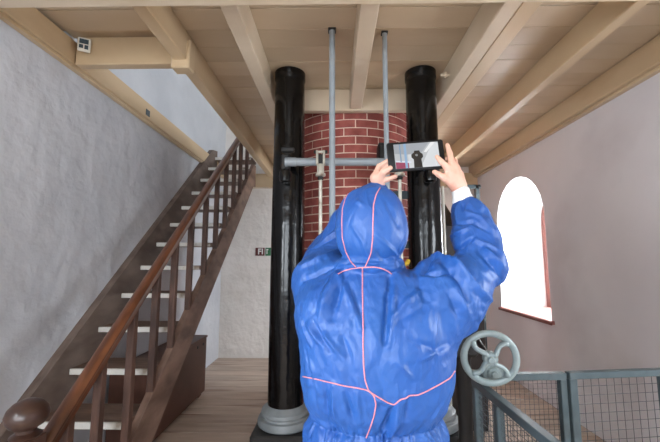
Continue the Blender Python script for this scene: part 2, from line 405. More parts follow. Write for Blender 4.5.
# ------------------------------------------------------------------ brick chimney
CX, CY, CR, RH = .185, 3.84, .68, .0815
ch = empty('brick_chimney', (CX, CY, 0), 'round red brick chimney between the two black iron columns', 'chimney')
bm = bmesh.new(); lathe(bm, [(CR-.006, 0), (CR-.006, 3.19)], (CX, CY, 0), 72); bmobj('mortar_core', bm, 'mortar', ch, smooth=False, auto=True)
NB = 19; da = 2*PI/NB
def brick_bm(bm, a0, a1, z0, z1):
    n = 4; g = []
    for rr in (CR-.05, CR):
        g.append([[bm.verts.new((rr*math.cos(a0+(a1-a0)*i/n), rr*math.sin(a0+(a1-a0)*i/n), z)) for i in range(n+1)] for z in (z0, z1)])
    for i in range(n):
        for q in range(2): bm.faces.new((g[q][0][i], g[q][0][i+1], g[q][1][i+1], g[q][1][i]))
        for q in range(2): bm.faces.new((g[0][q][i], g[0][q][i+1], g[1][q][i+1], g[1][q][i]))
    for i in (0, n): bm.faces.new((g[0][0][i], g[0][1][i], g[1][1][i], g[1][0][i]))
bm = bmesh.new(); gap = .011/CR/2; brick_bm(bm, -da/2+gap, da/2-gap, 0, RH-.0115); bmesh.ops.recalc_face_normals(bm, faces=bm.faces)
bme = bpy.data.meshes.new('brick'); bm.to_mesh(bme); bm.free(); bme.materials.append(M['brick'])
rest = bmesh.new()
for r in range(39):
    z = .004+r*RH
    for k in range(NB):
        a = (k+.5*(r % 2))*da + .1
        front = math.sin(a) < .15
        if z > 1.25 and front and z < 3.1:
            o = bpy.data.objects.new('brick', bme); col.objects.link(o); o.parent = ch
            o.location = (0, 0, z); o.rotation_euler = (0, 0, a); o.scale = (1+random.uniform(-.002, .003),)*2+(1,)
        else:
            brick_bm(rest, a-da/2+gap, a+da/2-gap, z, z+RH-.0115)
bmesh.ops.translate(rest, verts=rest.verts, vec=(CX, CY, 0))
o = bmobj('brickwork', rest, 'brick', ch); o['kind'] = 'stuff'

# ------------------------------------------------------------------ iron columns
def column(cx, cy, label, side):
    c = empty('iron_column', (cx, cy, 0), label, 'column', 'iron columns')
    box('plinth', (cx-.225, cy-.225, 0), (cx+.225, cy+.225, .355), 'black_matt', c, .01)
    latheobj('base', [(.20, .355), (.212, .366), (.214, .39), (.203, .412), (.184, .418), (.180, .43), (.188, .443), (.183, .465), (.162, .478), (.155, .49), (.14, .502)], (cx, cy, 0), 'base', c, 40)
    latheobj('shaft', [(.14, .48), (.139, 1.4), (.130, 2.6), (.125, 3.10), (.125, 3.12), (.131, 3.13), (.131, 3.195)], (cx, cy, 0), 'black', c, 48)
    # bracket that carries the cross bar
    y0 = cy-.13
    b = box('bracket', (cx-.035, y0-.10, 2.21), (cx+.035, y0+.03, 2.26), 'black_matt', c, .012)
    latheobj('socket', [(.03, -.05), (.045, -.04), (.05, 0), (.045, .04), (.03, .05)], (cx, y0-.075, 2.245), 'black', b, 20)
    box('bracket', (cx-.04, y0-.06, 2.30), (cx+.03, y0+.03, 2.43), 'black_matt', c, .012)
    box('bracket_strap', (cx-.045, y0-.015, 2.46), (cx+.06, y0+.03, 2.50), 'black_matt', c, .006)
    return c
column(-.385, 2.82, 'tall black iron column on a grey round base, nearest the staircase', -1)
column(.735, 2.82, 'tall black iron column on a grey round base, behind the tablet and right sleeve', 1)
# horizontal bar between the columns
bar = empty('cross_bar', (-.02, 2.6, 2.35), 'horizontal grey pipe fixed across the two black columns', 'pipe')
tubeobj('pipe', [(-.37, 2.60, 2.355), (.72, 2.60, 2.350)], .031, 'pipe', bar, 20)
tubeobj('end_cap', [(-.385, 2.60, 2.355), (-.30, 2.60, 2.355)], .035, 'pipe', bar, 20)
# vertical rods through the ceiling
def rod(x, y, r, label, z0):
    t = empty('vertical_pipe', (x, y, z0), label, 'pipe', 'vertical pipes through the ceiling')
    tubeobj('pipe', [(x, y, z0), (x, y, 3.30)], r, 'pipe', t, 18)
    box('ceiling_collar', (x-r*1.35, y-r*1.3, CZ-.012), (x+r*1.35, y+r*1.6, CZ+.001), 'black_matt', t, .004)
    return t
rod(-.018, 2.245, .0205, 'vertical grey pipe through the ceiling, left of the hooded head', 0.0)
rod(.352, 2.28, .0175, 'vertical grey pipe through the ceiling, ending behind the tablet', 0.0)
# forked rod hanging on the bar
def fork(x, label):
    t = empty('forked_rod', (x, 2.545, 0), label, 'rod', 'forked rods')
    for q in (-1, 1):
        f = box('fork_cheek', (x+q*.026-.009, 2.518, 2.31), (x+q*.026+.009, 2.566, 2.425), 'brass', t, .006)
        latheobj('bolt_head', [(.013, 0), (.013, .014), (.006, .017)], (0, 0, 0), 'black_matt', f, 8, Matrix.Translation((x+q*.035, 2.54, 2.415)) @ Matrix.Rotation(q*PI/2, 4, 'Y'))
    box('fork_back', (x-.02, 2.545, 2.31), (x+.02, 2.562, 2.40), 'black_matt', t, .004)
    tubeobj('pin', [(x-.045, 2.54, 2.415), (x+.045, 2.54, 2.415)], .010, 'brass', t, 10)
    latheobj('neck', [(.024, 2.318), (.027, 2.308), (.027, 2.25), (.038, 2.245), (.038, 2.228), (.024, 2.222)], (x, 2.54, 0), 'brass', t, 20)
    latheobj('nut', [(.022, 2.222), (.022, 2.202), (.016, 2.196)], (x, 2.54, 0), 'black_matt', t, 6)
    tubeobj('rod', [(x, 2.54, 0.0), (x, 2.54, 2.2)], .0135, 'brass', t, 14)
fork(-.108, 'pale forked rod hanging on the cross bar beside the left vertical pipe')
fork(.485, 'pale forked rod below the tablet beside the right column')
# black wall box on the chimney behind the right pipe, and a bracket frame
bx = empty('black_box', (.40, 3.1, 2.2), 'black iron box on the brick chimney behind the tablet', 'box')
box('body', (.395, 3.03, 2.29), (.50, 3.185, 2.66), 'black_matt', bx, .01)
box('cover', (.405, 3.005, 2.31), (.49, 3.022, 2.62), 'black_matt', bx, .004)
fr = empty('iron_bracket', (.5, 2.95, 1.5), 'grey iron bracket frame on the chimney below the tablet', 'bracket')
box('upright', (.40, 2.99, 1.2), (.445, 3.03, 2.30), 'fence', fr, .004)
box('arm', (.40, 2.97, 2.13), (.74, 3.0, 2.20), 'fence', fr, .004)
box('arm', (.40, 2.97, 1.70), (.74, 3.0, 1.76), 'fence', fr, .004)
for zz in (2.165, 2.05, 1.73): latheobj('bolt_head', [(.018, 0), (.018, .012), (.008, .015)], (0, 0, 0), 'black_matt', fr, 8, Matrix.Translation((.422, 2.968, zz)) @ Matrix.Rotation(PI/2, 4, 'X'))
fl = empty('pipe_flange', tuple(P(313, 425, 3.05)*1), 'pale grey pipe flange beside the base of the left black column', 'pipe')
fp = P(313, 425, 3.05)
latheobj('flange', [(.075, 0), (.08, .01), (.08, .05), (.05, .06), (.045, .10), (.07, .11), (.07, .15), (.04, .16)], (fp.x, fp.y, fp.z), 'base', fl, 24)
latheobj('stub', [(.05, -fp.z), (.05, .01)], (fp.x, fp.y, fp.z), 'black_matt', fl, 20)
# peg at the head of the right column
pg = empty('wooden_peg', (.875, 2.72, 3.1), 'small pale wooden spool at the head of the right column', 'peg')
mt = Matrix.Translation((.858, 2.66, 3.09)) @ Matrix.Rotation(PI/2, 4, 'Y')
latheobj('spool', [(.010, 0), (.012, .03), (.024, .032), (.024, .045), (.012, .048), (.012, .07), (.022, .072), (.022, .084), (.006, .086)], (0, 0, 0), 'pale_joist', pg, 16, mt)

# ------------------------------------------------------------------ dark machine, thin pipe and angle frame behind the right arm
mc = empty('machine_cabinet', (1.2, 3.7, 0), 'tall dark brown machine cabinet behind the right column and sleeve', 'machine')
box('body', (.92, 3.45, .06), (1.45, 3.95, 1.95), 'machine', mc, .01)
prism('sloped_top', [(3.43, 1.95), (3.97, 1.95), (3.97, 2.22), (3.8, 2.22)], .91, 1.22, 'black_matt', mc)
box('door', (.96, 3.437, .15), (1.42, 3.452, 1.88), 'machine', mc, .004)
tubeobj('handle', [(1.06, 3.42, 1.55), (1.06, 3.42, 1.70)], .011, 'pipe', mc, 10)
box('plinth', (1.0, 3.47, 0), (1.44, 3.93, .06), 'black_matt', mc)
tp = tubeobj('thin_pipe', [(.955, 3.02, 0), (.955, 3.02, 2.25)], .012, 'white_plastic', None, 12)
tag(tp, 'thin pale upright pipe beside the right black column', 'pipe')
af = empty('angle_frame', (2.0, 5.0, 0), 'grey steel angle frame by the arched window wall', 'frame')
box('upright', (2.06, 5.0, 0), (2.12, 5.06, 2.70), 'fence', af, .004)
box('arm', (1.78, 5.0, 2.64), (2.14, 5.05, 2.70), 'fence', af, .004)
box('arm', (1.78, 5.0, 2.05), (2.14, 5.05, 2.09), 'fence', af, .004)
latheobj('bolt_head', [(.025, 0), (.025, .02), (.01, .025)], (0, 0, 0), 'black_matt', af, 8, Matrix.Translation((2.11, 5.0, 2.67)) @ Matrix.Rotation(PI/2, 4, 'X'))

# ------------------------------------------------------------------ mesh guard fence
def wires(name, p0, u, lu, z0, z1, pitch, r, parent, m='wire'):
    bm = bmesh.new(); p0 = Vector(p0); u = Vector(u).normalized(); nrm = Vector((u.y, -u.x, 0))
    n = int(lu/pitch)
    for k in range(1, n+1):
        q = p0+u*(k*lu/(n+1)); tube(bm, [q+Vector((0, 0, z0)), q+Vector((0, 0, z1))], r, 5, caps=False)
    nz_ = int((z1-z0)/pitch)
    for k in range(1, nz_+1):
        z = z1-k*pitch; q = p0+nrm*(r*1.6); tube(bm, [q+Vector((0, 0, z)), q+u*lu+Vector((0, 0, z))], r, 5, caps=False)
    o = bmobj(name, bm, m, parent, smooth=True); o['kind'] = 'stuff'; return o
def bar_between(name, a, b, wx, wz, m, parent):
    """rectangular bar lying from a to b, top edge at the points"""
    a = Vector(a); b = Vector(b); u = (b-a).normalized(); s = Vector((u.y, -u.x, 0)).normalized()*wx/2
    bm = bmesh.new(); v = []
    for p in (a, b): v += [bm.verts.new(p+s), bm.verts.new(p-s), bm.verts.new(p-s-Vector((0, 0, wz))), bm.verts.new(p+s-Vector((0, 0, wz)))]
    for f in ((0, 1, 2, 3), (7, 6, 5, 4), (0, 4, 5, 1), (1, 5, 6, 2), (2, 6, 7, 3), (3, 7, 4, 0)): bm.faces.new([v[i] for i in f])
    bmesh.ops.bevel(bm, geom=bm.edges[:], offset=.003, segments=1, affect='EDGES')
    return bmobj(name, bm, m, parent)
def panel(name, a, b, label, pitch, r, pw=.035, top=1.0, mid=None, group='mesh guard panels'):
    a = Vector(a); b = Vector(b); u = (b-a).normalized(); L = (b-a).length
    t = empty(name, ((a.x+b.x)/2, (a.y+b.y)/2, 0), label, 'fence', group)
    bar_between('top_rail', a+Vector((0, 0, top)), b+Vector((0, 0, top)), .04, .035, 'fence', t)
    bar_between('bottom_rail', a+Vector((0, 0, .08)), b+Vector((0, 0, .08)), .035, .035, 'fence', t)
    ps = [a+u*pw/2, b-u*pw/2] + ([a+u*mid] if mid else [])
    for p in ps: bar_between('post', p-u*pw/2+Vector((0, 0, top-.035)), p+u*pw/2+Vector((0, 0, top-.035)), .035, top-.035, 'fence', t)
    wires('wire_mesh', (a.x, a.y, 0), u, L, .06, top-.03, pitch, r, t)
    return t
panel('guard_panel', (.715, 1.86, 0), (.755, .55, 0), 'grey mesh guard panel running from the handwheel towards the viewer', .026, .0012, mid=.24)
panel('guard_panel', (.73, 1.925, 0), (1.232, 1.955, 0), 'grey fine-mesh guard panel behind the handwheel, along the back', .026, .0012)
panel('guard_panel', (1.25, 1.96, 0), (1.84, 2.03, 0), 'grey coarse-mesh guard panel at the right edge, hinged to the post', .046, .0016, pw=.045)

# ------------------------------------------------------------------ handwheel
HW = Vector((.725, 1.69, 1.143))
wh = empty('handwheel', (HW.x, HW.y, 0), 'pale grey cast handwheel with curved spokes beside the blue coverall', 'handwheel')
wm = Matrix.Translation(HW) @ Matrix.Rotation(math.radians(-10), 4, 'Z') @ Matrix.Rotation(math.radians(6), 4, 'X')
def wheel(mtx, R, parent, m='wheel'):
    bm = bmesh.new(); seg = 56; sec = 12
    rings = []
    for k in range(seg):
        a = 2*PI*k/seg; ring = []
        for j in range(sec):
            b = 2*PI*j/sec; rr = R-.0165+.0165*math.cos(b); ring.append(bm.verts.new((rr*math.cos(a), .0135*math.sin(b), rr*math.sin(a))))
        rings.append(ring)
    for k in range(seg):
        for j in range(sec): bm.faces.new((rings[k][j], rings[(k+1) % seg][j], rings[(k+1) % seg][(j+1) % sec], rings[k][(j+1) % sec]))
    bmesh.ops.transform(bm, matrix=mtx, verts=bm.verts)
    rim = bmobj('rim', bm, m, parent, smooth=True)
    for q in range(4):
        bm = bmesh.new(); pts = []; rad = []
        for i in range(9):
            t = i/8; rr = .02+(R-.045)*t; a = q*PI/2 + PI/4 + .28*math.sin(t*PI*.9) - .12
            pts.append((rr*math.cos(a), -.012*(1-t), rr*math.sin(a))); rad.append(.0165-.0025*math.sin(t*PI)+.003*max(0, t-.8)*5)
        tube(bm, pts, rad, 10, ry=.8); bmesh.ops.transform(bm, matrix=mtx, verts=bm.verts); bmobj('spoke', bm, m, parent, smooth=True)
    rot = mtx @ Matrix.Rotation(PI/2, 4, 'X')
    latheobj('hub', [(.030, -.02), (.033, -.01), (.033, .016), (.028, .024), (.017, .026), (.017, .034), (.014, .038), (.003, .039)], (0, 0, 0), m, parent, 28, rot)
wheel(wm, .132, wh)
d = wm.to_3x3() @ Vector((0, 1, 0))
tubeobj('spindle', [HW+d*.01, HW+d*.645], .013, 'black_matt', wh, 14)
st = empty('valve_stand', (HW.x+d.x*.7, HW.y+d.y*.7, 0), 'dark iron valve stand behind the handwheel', 'valve')
c2 = HW+d*.72
latheobj('pedestal', [(.11, 0), (.11, .03), (.06, .06), (.045, .5), (.05, .95), (.075, 1.0)], (c2.x, c2.y, 0), 'black_matt', st, 24)
box('gear_box', (c2.x-.085, c2.y-.07, .97), (c2.x+.085, c2.y+.07, 1.22), 'black_matt', st, .02)
gw = empty('rear_wheel', tuple(P(493.5, 372.5, 1.84)), 'small pale grey wheel seen through the handwheel spokes', 'handwheel')
wheel(Matrix.Translation(P(493.5, 372.5, 1.84)) @ wm.to_3x3().to_4x4(), .056, gw)

# ------------------------------------------------------------------ small wall things
sg = empty('fire_sign', (-1.265, YB, 1.68), 'small dark red sign with white letters on the back wall', 'sign')
box('plate', (-1.35, YB-.008, 1.672), (-1.195, YB, 1.806), 'sign_red', sg, .002)
def text(s, size, mtx, m, parent, name='lettering'):
    cu = bpy.data.curves.new(name, 'FONT'); cu.body = s; cu.size = size; cu.align_x = 'CENTER'; cu.align_y = 'CENTER'; cu.extrude = .001; cu.offset = .003
    tmp = bpy.data.objects.new(name, cu); me = bpy.data.meshes.new_from_object(tmp); bpy.data.objects.remove(tmp); bpy.data.curves.remove(cu)
    me.transform(mtx); return finish(name, me, m, parent)
text('FI', .135, Matrix.Translation((-1.262, YB-.011, 1.739)) @ Matrix.Rotation(PI/2, 4, 'X'), 'sign_white', sg)
eg = empty('exit_sign', (-1.10, YB, 1.68), 'small green sign half hidden by the left black column', 'sign')
box('plate', (-1.18, YB-.008, 1.672), (-1.03, YB, 1.806), 'sign_green', eg, .002)
box('arrow_stem', (-1.16, YB-.011, 1.70), (-1.145, YB-.007, 1.775), 'sign_white', eg)
prism('arrow_head', [(0, 0)]*0 or [(YB-.011, 1.765), (YB-.007, 1.765), (YB-.007, 1.785), (YB-.011, 1.785)], -1.165, -1.13, 'sign_white', eg)
hg = empty('hygrometer', (-1.80, 2.25, 3.04), 'small white meter with dark display on the stairwell header corner', 'meter')
hm = Matrix.Translation((-1.775, 2.265, 3.115)) @ Matrix.Rotation(math.radians(28), 4, 'Z')
bm = bmesh.new(); abox(bm, (-.038, -.012, -.05), (.038, .012, .05), .006, hm); bmobj('case', bm, 'white_plastic', hg, auto=True)
for (a, b) in (((-.028, .002), (.026, .036)), ((-.028, -.032), (-.004, -.006)), ((.004, -.036), (.026, -.006))):
    bm = bmesh.new(); abox(bm, (a[0], -.0135, a[1]), (b[0], -.0115, b[1]), 0, hm); bmobj('display', bm, 'label_dark', hg)
lb = box('small_plate', (XL+.055, 3.245, 3.03), (XL+.061, 3.31, 3.09), 'label_dark'); tag(lb, 'small dark square plate on the beige stairwell wall beam', 'label')

# ------------------------------------------------------------------ person in a hooded blue coverall
import openvdb as vdb
class Field:
    """signed distance field on a grid, turned into one continuous mesh"""
    def __init__(s, lo, hi, h):
        s.lo = np.array(lo, float); s.h = h; s.n = np.ceil((np.array(hi)-s.lo)/h).astype(int)+1
        s.a = np.full(tuple(s.n), .05, np.float32)
    def block(s, lo, hi):
        i0 = np.clip(np.floor((np.array(lo)-s.lo)/s.h).astype(int), 0, s.n); i1 = np.clip(np.ceil((np.array(hi)-s.lo)/s.h).astype(int)+1, 0, s.n)
        ax = [s.lo[k]+np.arange(i0[k], i1[k])*s.h for k in range(3)]
        X, Y, Z = np.meshgrid(*ax, indexing='ij', sparse=True)
        return tuple(slice(i0[k], i1[k]) for k in range(3)), X, Y, Z
    def put(s, sl, d, k, sub=False):
        a = s.a[sl]; d = d.astype(np.float32)
        if sub:
            s.a[sl] = np.maximum(a, -d); return
        hh = np.maximum(k-np.abs(a-d), 0)/k
        s.a[sl] = np.minimum(a, d)-hh*hh*k*.25
    def cap(s, p, q, r0, r1, k=.02):
        p = np.array(p, float); q = np.array(q, float); m = max(r0, r1)+.06
        sl, X, Y, Z = s.block(np.minimum(p, q)-m, np.maximum(p, q)+m)
        v = q-p; vv = max(v@v, 1e-9)
        t = np.clip(((X-p[0])*v[0]+(Y-p[1])*v[1]+(Z-p[2])*v[2])/vv, 0, 1)
        d = np.sqrt((X-p[0]-t*v[0])**2+(Y-p[1]-t*v[1])**2+(Z-p[2]-t*v[2])**2)-(r0+(r1-r0)*t)
        s.put(sl, d, k)
    def chain(s, pts, rs, k=.02):
        for (a, b, ra, rb) in zip(pts, pts[1:], rs, rs[1:]): s.cap(a, b, ra, rb, k)
    def ell(s, c, r, k=.02, sub=False, rot=None):
        c = np.array(c, float); m = max(r)+.06
        sl, X, Y, Z = s.block(c-m, c+m)
        x, y, z = X-c[0], Y-c[1], Z-c[2]
        if rot is not None: R = np.array(rot); x, y, z = (R[0][i]*0+R[i][0]*x+R[i][1]*y+R[i][2]*z for i in range(3))
        q = np.sqrt((x/r[0])**2+(y/r[1])**2+(z/r[2])**2)
        s.put(sl, (q-1)*min(r), k, sub)
    def stack(s, rows, k=.03, pw=2.0):
        rows = np.array(rows); z0, z1 = rows[0, 0], rows[-1, 0]
        mx = rows[:, 3].max()+.08; my = rows[:, 4].max()+.08
        sl, X, Y, Z = s.block((rows[:, 1].min()-mx, rows[:, 2].min()-my, z0-.06), (rows[:, 1].max()+mx, rows[:, 2].max()+my, z1+.06))
        g = [np.interp(Z, rows[:, 0], rows[:, i]) for i in range(1, 5)]
        q = (np.abs((X-g[0])/g[2])**pw+np.abs((Y-g[1])/g[3])**pw)**(1/pw)
        d = (q-1)*np.minimum(g[2], g[3])
        d = np.maximum(d, np.maximum(z0-Z, Z-z1))
        s.put(sl, d, k)
    def mesh(s, name):
        from_a = np.clip(s.a, -3*s.h, 3*s.h)
        g = vdb.FloatGrid(3*s.h); g.copyFromArray(from_a)
        p, q = g.convertToQuads(isovalue=0.0)
        p = (p*s.h+s.lo).astype(np.float32)
        me = bpy.data.meshes.new(name); me.vertices.add(len(p)); me.vertices.foreach_set('co', p.ravel())
        me.loops.add(len(q)*4); me.polygons.add(len(q))
        me.loops.foreach_set('vertex_index', q.astype(np.int32).ravel())
        me.polygons.foreach_set('loop_start', np.arange(0, len(q)*4, 4, dtype=np.int32))
        me.update(calc_edges=True); me.validate()
        bm = bmesh.new(); bm.from_mesh(me); bmesh.ops.recalc_face_normals(bm, faces=bm.faces); bm.to_mesh(me); bm.free()
        return me

PR = empty('person', (.135, 1.24, 0), 'person in a hooded blue coverall seen from behind, raising a tablet with both hands', 'person')
# --- body: head, neck, trunk, arms, hands and legs as one surface
HC = Vector((.125, 1.215, 1.725))
B = Field((-.3, .9, .03), (.75, 1.65, 2.15), .0042)
B.stack([(.86, .135, 1.23, .15, .10), (1.02, .135, 1.22, .14, .095), (1.25, .138, 1.22, .16, .105), (1.40, .138, 1.22, .17, .10), (1.47, .13, 1.22, .12, .07)], .04)
for sx in (-1, 1):
    B.chain([(.135+sx*.085, 1.23, .88), (.135+sx*.10, 1.25, .48), (.135+sx*.10, 1.26, .10)], [.085, .058, .042], .03)
    B.cap((.135+sx*.10, 1.26, .08), (.135+sx*.115, 1.38, .07), .038, .032, .02)
B.cap((.128, 1.22, 1.44), (.126, 1.21, 1.62), .058, .054, .03)
tilt = math.radians(18)
RX = [[1, 0, 0], [0, math.cos(tilt), math.sin(tilt)], [0, -math.sin(tilt), math.cos(tilt)]]
def hp(x, y, z): return (HC.x+x, HC.y+y*math.cos(tilt)-z*math.sin(tilt), HC.z+y*math.sin(tilt)+z*math.cos(tilt))
B.ell(hp(0, 0, .02), (.076, .094, .100), .02, rot=RX)                        # skull
B.ell(hp(0, .035, -.045), (.058, .062, .070), .03, rot=RX)                   # jaw
B.cap(hp(0, .092, .012), hp(0, .112, -.024), .009, .014, .012)               # nose
for sx in (-1, 1):
    B.ell(hp(sx*.032, .100, .016), (.019, .016, .012), .008, sub=True, rot=RX)
    B.ell(hp(sx*.032, .084, .015), (.0125, .0125, .0125), .004, rot=RX)      # eyes
    B.ell(hp(sx*.078, .0, -.005), (.010, .022, .032), .008, rot=RX)          # ears
    B.cap(hp(sx*.014, .094, .034), hp(sx*.046, .086, .036), .006, .005, .01)  # brow
B.ell(hp(0, .096, -.052), (.025, .012, .005), .006, rot=RX); B.ell(hp(0, .094, -.063), (.021, .012, .006), .006, rot=RX)  # lips
B.ell(hp(0, .082, -.095), (.022, .018, .018), .02, rot=RX)
shR, elR, wrR = P(415, 305, 1.21), P(484, 268, 1.22), P(460, 193, 1.36)
shL, elL, wrL = P(327, 303, 1.22), P(331, 258, 1.46), P(378.5, 189, 1.40)
B.chain([shR, elR, P(470, 225, 1.30), wrR], [.058, .045, .036, .027], .02)
B.chain([shL, elL, P(358, 222, 1.43), wrL], [.058, .045, .042, .026], .03)
# right hand
K = .005
pR = {'i': P(447.5, 168, 1.335), 'm': P(451.5, 164, 1.342), 'r': P(456.5, 168, 1.352), 'p': P(460.5, 175, 1.362)}
for q, r in (('i', .0125), ('m', .0130), ('r', .0125), ('p', .0115)): B.cap(P(459.5, 187, 1.358), pR[q], .022, r+.0025, .014)
B.cap(P(459.8, 191, 1.36), P(453, 176, 1.346), .026, .024, .014)
B.cap(P(456, 186, 1.352), P(448, 176, 1.342), .020, .015, .014)
B.chain([pR['i'], P(441.5, 162, 1.327), P(437.0, 156.8, 1.334)], [.0140, .0112, .0088], K)
B.chain([pR['m'], P(449.8, 154, 1.346), P(447.3, 145.2, 1.352)], [.0140, .0112, .0088], K)
B.chain([pR['r'], P(455.0, 161, 1.372), P(449, 158.5, 1.378), P(443, 159, 1.370)], [.0115, .0102, .0092, .0082], K)
B.chain([pR['p'], P(457.0, 169, 1.380), P(450.5, 166.5, 1.383), P(445, 166.5, 1.372)], [.0105, .0092, .0082, .0074], K)
B.chain([P(455, 187, 1.352), P(445.5, 178.5, 1.338), P(439, 174.6, 1.342), P(434.3, 171.8, 1.347)], [.0185, .0150, .0115, .0092], K)
# left hand
B.cap(P(379, 187, 1.40), P(376, 178, 1.385), .025, .025, .014)
B.cap(P(378.5, 187, 1.398), P(380.5, 175, 1.378), .019, .017, .012)
B.chain([P(379.5, 181, 1.378), P(383.5, 172.0, 1.343), P(390.3, 168.0, 1.334)], [.0155, .0128, .0098], K)       # thumb on the bezel
B.chain([P(377, 183, 1.385), P(387.5, 179.3, 1.365), P(395.5, 176.4, 1.358)], [.0125, .0108, .0088], K)           # little finger under the edge
B.chain([P(374.5, 176, 1.385), P(379.0, 166.5, 1.385), P(389, 160, 1.372)], [.0125, .0110, .0085], K)
B.chain([P(373.0, 178, 1.388), P(379.5, 170.5, 1.396), P(391, 165, 1.374)], [.0125, .0110, .0085], K)
B.chain([P(374.0, 181, 1.390), P(382.0, 175.5, 1.396), P(393, 170, 1.374)], [.0110, .0098, .0078], K)
finish('body', B.mesh('body'), 'skin', PR, smooth=True)

# --- the coverall: hood, trunk, sleeves and legs as one garment
S = Field((-.35, .85, .08), (.78, 1.72, 1.98), .0048)
S.stack([(.78, .135, 1.235, .222, .170), (.95, .135, 1.235, .240, .172), (1.04, .133, 1.228, .232, .160), (1.07, .132, 1.22, .212, .142), (1.085, .132, 1.218, .204, .137), (1.10, .133, 1.216, .212, .144), (1.14, .136, 1.212, .230, .162),
         (1.22, .139, 1.21, .250, .180), (1.32, .141, 1.21, .258, .186), (1.40, .140, 1.213, .258, .178), (1.47, .135, 1.22, .236, .152), (1.53, .125, 1.225, .165, .118), (1.57, .12, 1.225, .115, .095)], .03, 2.25)
for sx in (-1, 1):
    S.chain([(.135+sx*.10, 1.24, .86), (.135+sx*.11, 1.255, .48), (.135+sx*.105, 1.262, .17)], [.125, .095, .082], .04)
# hood
S.ell((.126, 1.205, 1.735), (.121, .135, .125), .02)
S.ell((.126, 1.20, 1.675), (.119, .128, .100), .03)
S.ell((.122, 1.215, 1.585), (.118, .112, .045), .012)
# right sleeve
S.cap(P(408, 322, 1.21), P(450, 292, 1.20), .145, .118, .03)
S.cap(P(446, 300, 1.20), P(478, 271, 1.21), .120, .072, .03)
S.cap(P(430, 272, 1.20), P(437, 262, 1.21), .045, .030, .02)
S.chain([P(482, 264, 1.22), P(475.5, 238, 1.28), P(471, 218, 1.315), P(466, 209, 1.33)], [.076, .078, .058, .045], .025)
# left sleeve
S.chain([P(333, 312, 1.22), P(324, 285, 1.32), P(330, 259, 1.47)], [.124, .108, .098], .04)
S.chain([P(330, 259, 1.47), P(352, 225, 1.45), P(372, 197, 1.415), P(377, 191.5, 1.403)], [.100, .080, .052, .036], .03)
sm = S.mesh('coverall')
nv = len(sm.vertices)
co = np.empty(nv*3, np.float32); sm.vertices.foreach_get('co', co); co = co.reshape(-1, 3)
no = np.empty(nv*3, np.float32); sm.vertices.foreach_get('normal', no); no = no.reshape(-1, 3)
ctr = co.mean(0)
def bvh_of(me): 
    return BVHTree.FromPolygons([v.co for v in me.vertices], [tuple(p.vertices) for p in me.polygons])
T = bvh_of(sm)
def hit(x, y, tree):
    h = tree.ray_cast(CAM, ray(x, y).normalized()); return h[0], h[1]
def polyline(pts, tree, step=3.0):
    out = []
    for (a, b) in zip(pts, pts[1:]):
        n = max(1, int(math.dist(a, b)/step))
        for i in range(n): out.append((a[0]+(b[0]-a[0])*i/n, a[1]+(b[1]-a[1])*i/n))
    out.append(pts[-1]); res = []
    for q in out:
        h, nn = hit(q[0], q[1], tree)
        if h is not None: res.append((h, nn))
    return res
disp = np.zeros(nv)
# folds of the fabric: course, width (mm) and height (mm; negative = valley)
FOLDS = [
 ([(338,274),(328,294),(321,316)], 20, 13), ([(345,277),(338,298),(332,318)], 14, -9), ([(339,277),(351,303),(361,330)], 14, 9), ([(349,282),(358,312)], 12, -6),
 ([(322,330),(342,357)], 10, 6), ([(308,324),(323,346)], 10, 6), ([(314,322),(330,350)], 9, -5), ([(300,318),(312,345)], 10, 5),
 ([(303,281),(318,274),(334,268)], 12, -9), ([(300,268),(322,258),(338,250)], 14, 8), ([(312,250),(335,238)], 12, -6), ([(320,243),(340,228)], 10, 5),
 ([(389,277),(387,310),(385,342)], 12, -11), ([(394,282),(392,316),(388,345)], 12, 7), ([(392,318),(405,304),(420,291)], 12, 8), ([(400,320),(425,306)], 12, -4),
 ([(418,275),(424,300),(420,330)], 16, -5), ([(435,252),(455,264),(472,288)], 13, 12), ([(441,262),(458,280),(466,300)], 13, -9), ([(455,264),(470,280),(485,299)], 12, 10),
 ([(455,289),(462,303),(469,316)], 14, 9), ([(449,296),(458,316)], 12, -7), ([(472,238),(490,247),(506,259)], 12, 9), ([(453,255),(463,246),(473,239)], 10, -11), ([(478,250),(492,266),(502,282)], 12, -8),
 ([(484,248),(498,264),(506,274)], 10, 8), ([(466,212),(480,219),(492,229)], 10, 8), ([(455,225),(472,222),(488,231)], 10, -7), ([(452,236),(468,228)], 9, 7), ([(462,203),(464,212)], 7, -6), ([(470,204),(476,214)], 7, 5), ([(457,206),(458,222)], 7, 5),
 ([(476,290),(490,300)], 10, 6), ([(440,250),(430,262),(424,275)], 12, -8), ([(425,275),(440,275),(452,272)], 10, -8),
 ([(325,382),(327,405),(328,428)], 9, -6), ([(333,384),(336,425)], 9, 5), ([(346,394),(354,420)], 10, -7), ([(356,392),(362,424)], 9, 5),
 ([(393,406),(388,420),(382,434)], 11, -13), ([(399,404),(395,424),(388,438)], 11, 8), ([(408,398),(404,418)], 9, -6), ([(398,362),(412,378)], 10, 5), ([(420,360),(436,352)], 10, 5), ([(430,420),(440,404)], 10, 5),
 ([(410,340),(436,350),(448,344)], 12, -4), ([(372,395),(388,404),(396,407)], 8, 5), ([(306,350),(312,380),(318,410)], 12, -6), ([(340,330),(352,365)], 12, -4),
 ([(352,225),(362,240),(370,262)], 9, 3), ([(385,200),(398,225)], 14, -4), ([(376,235),(392,250),(402,262)], 9, 5), ([(380,262),(396,255),(404,240)], 9, -5), ([(345,265),(336,270),(330,276)], 8, -6), ([(375,248),(384,262)], 8, -4),
 ([(356,200),(364,206)], 10, 3), ([(348,262),(362,262),(378,264),(396,264)], 9, -9),
]
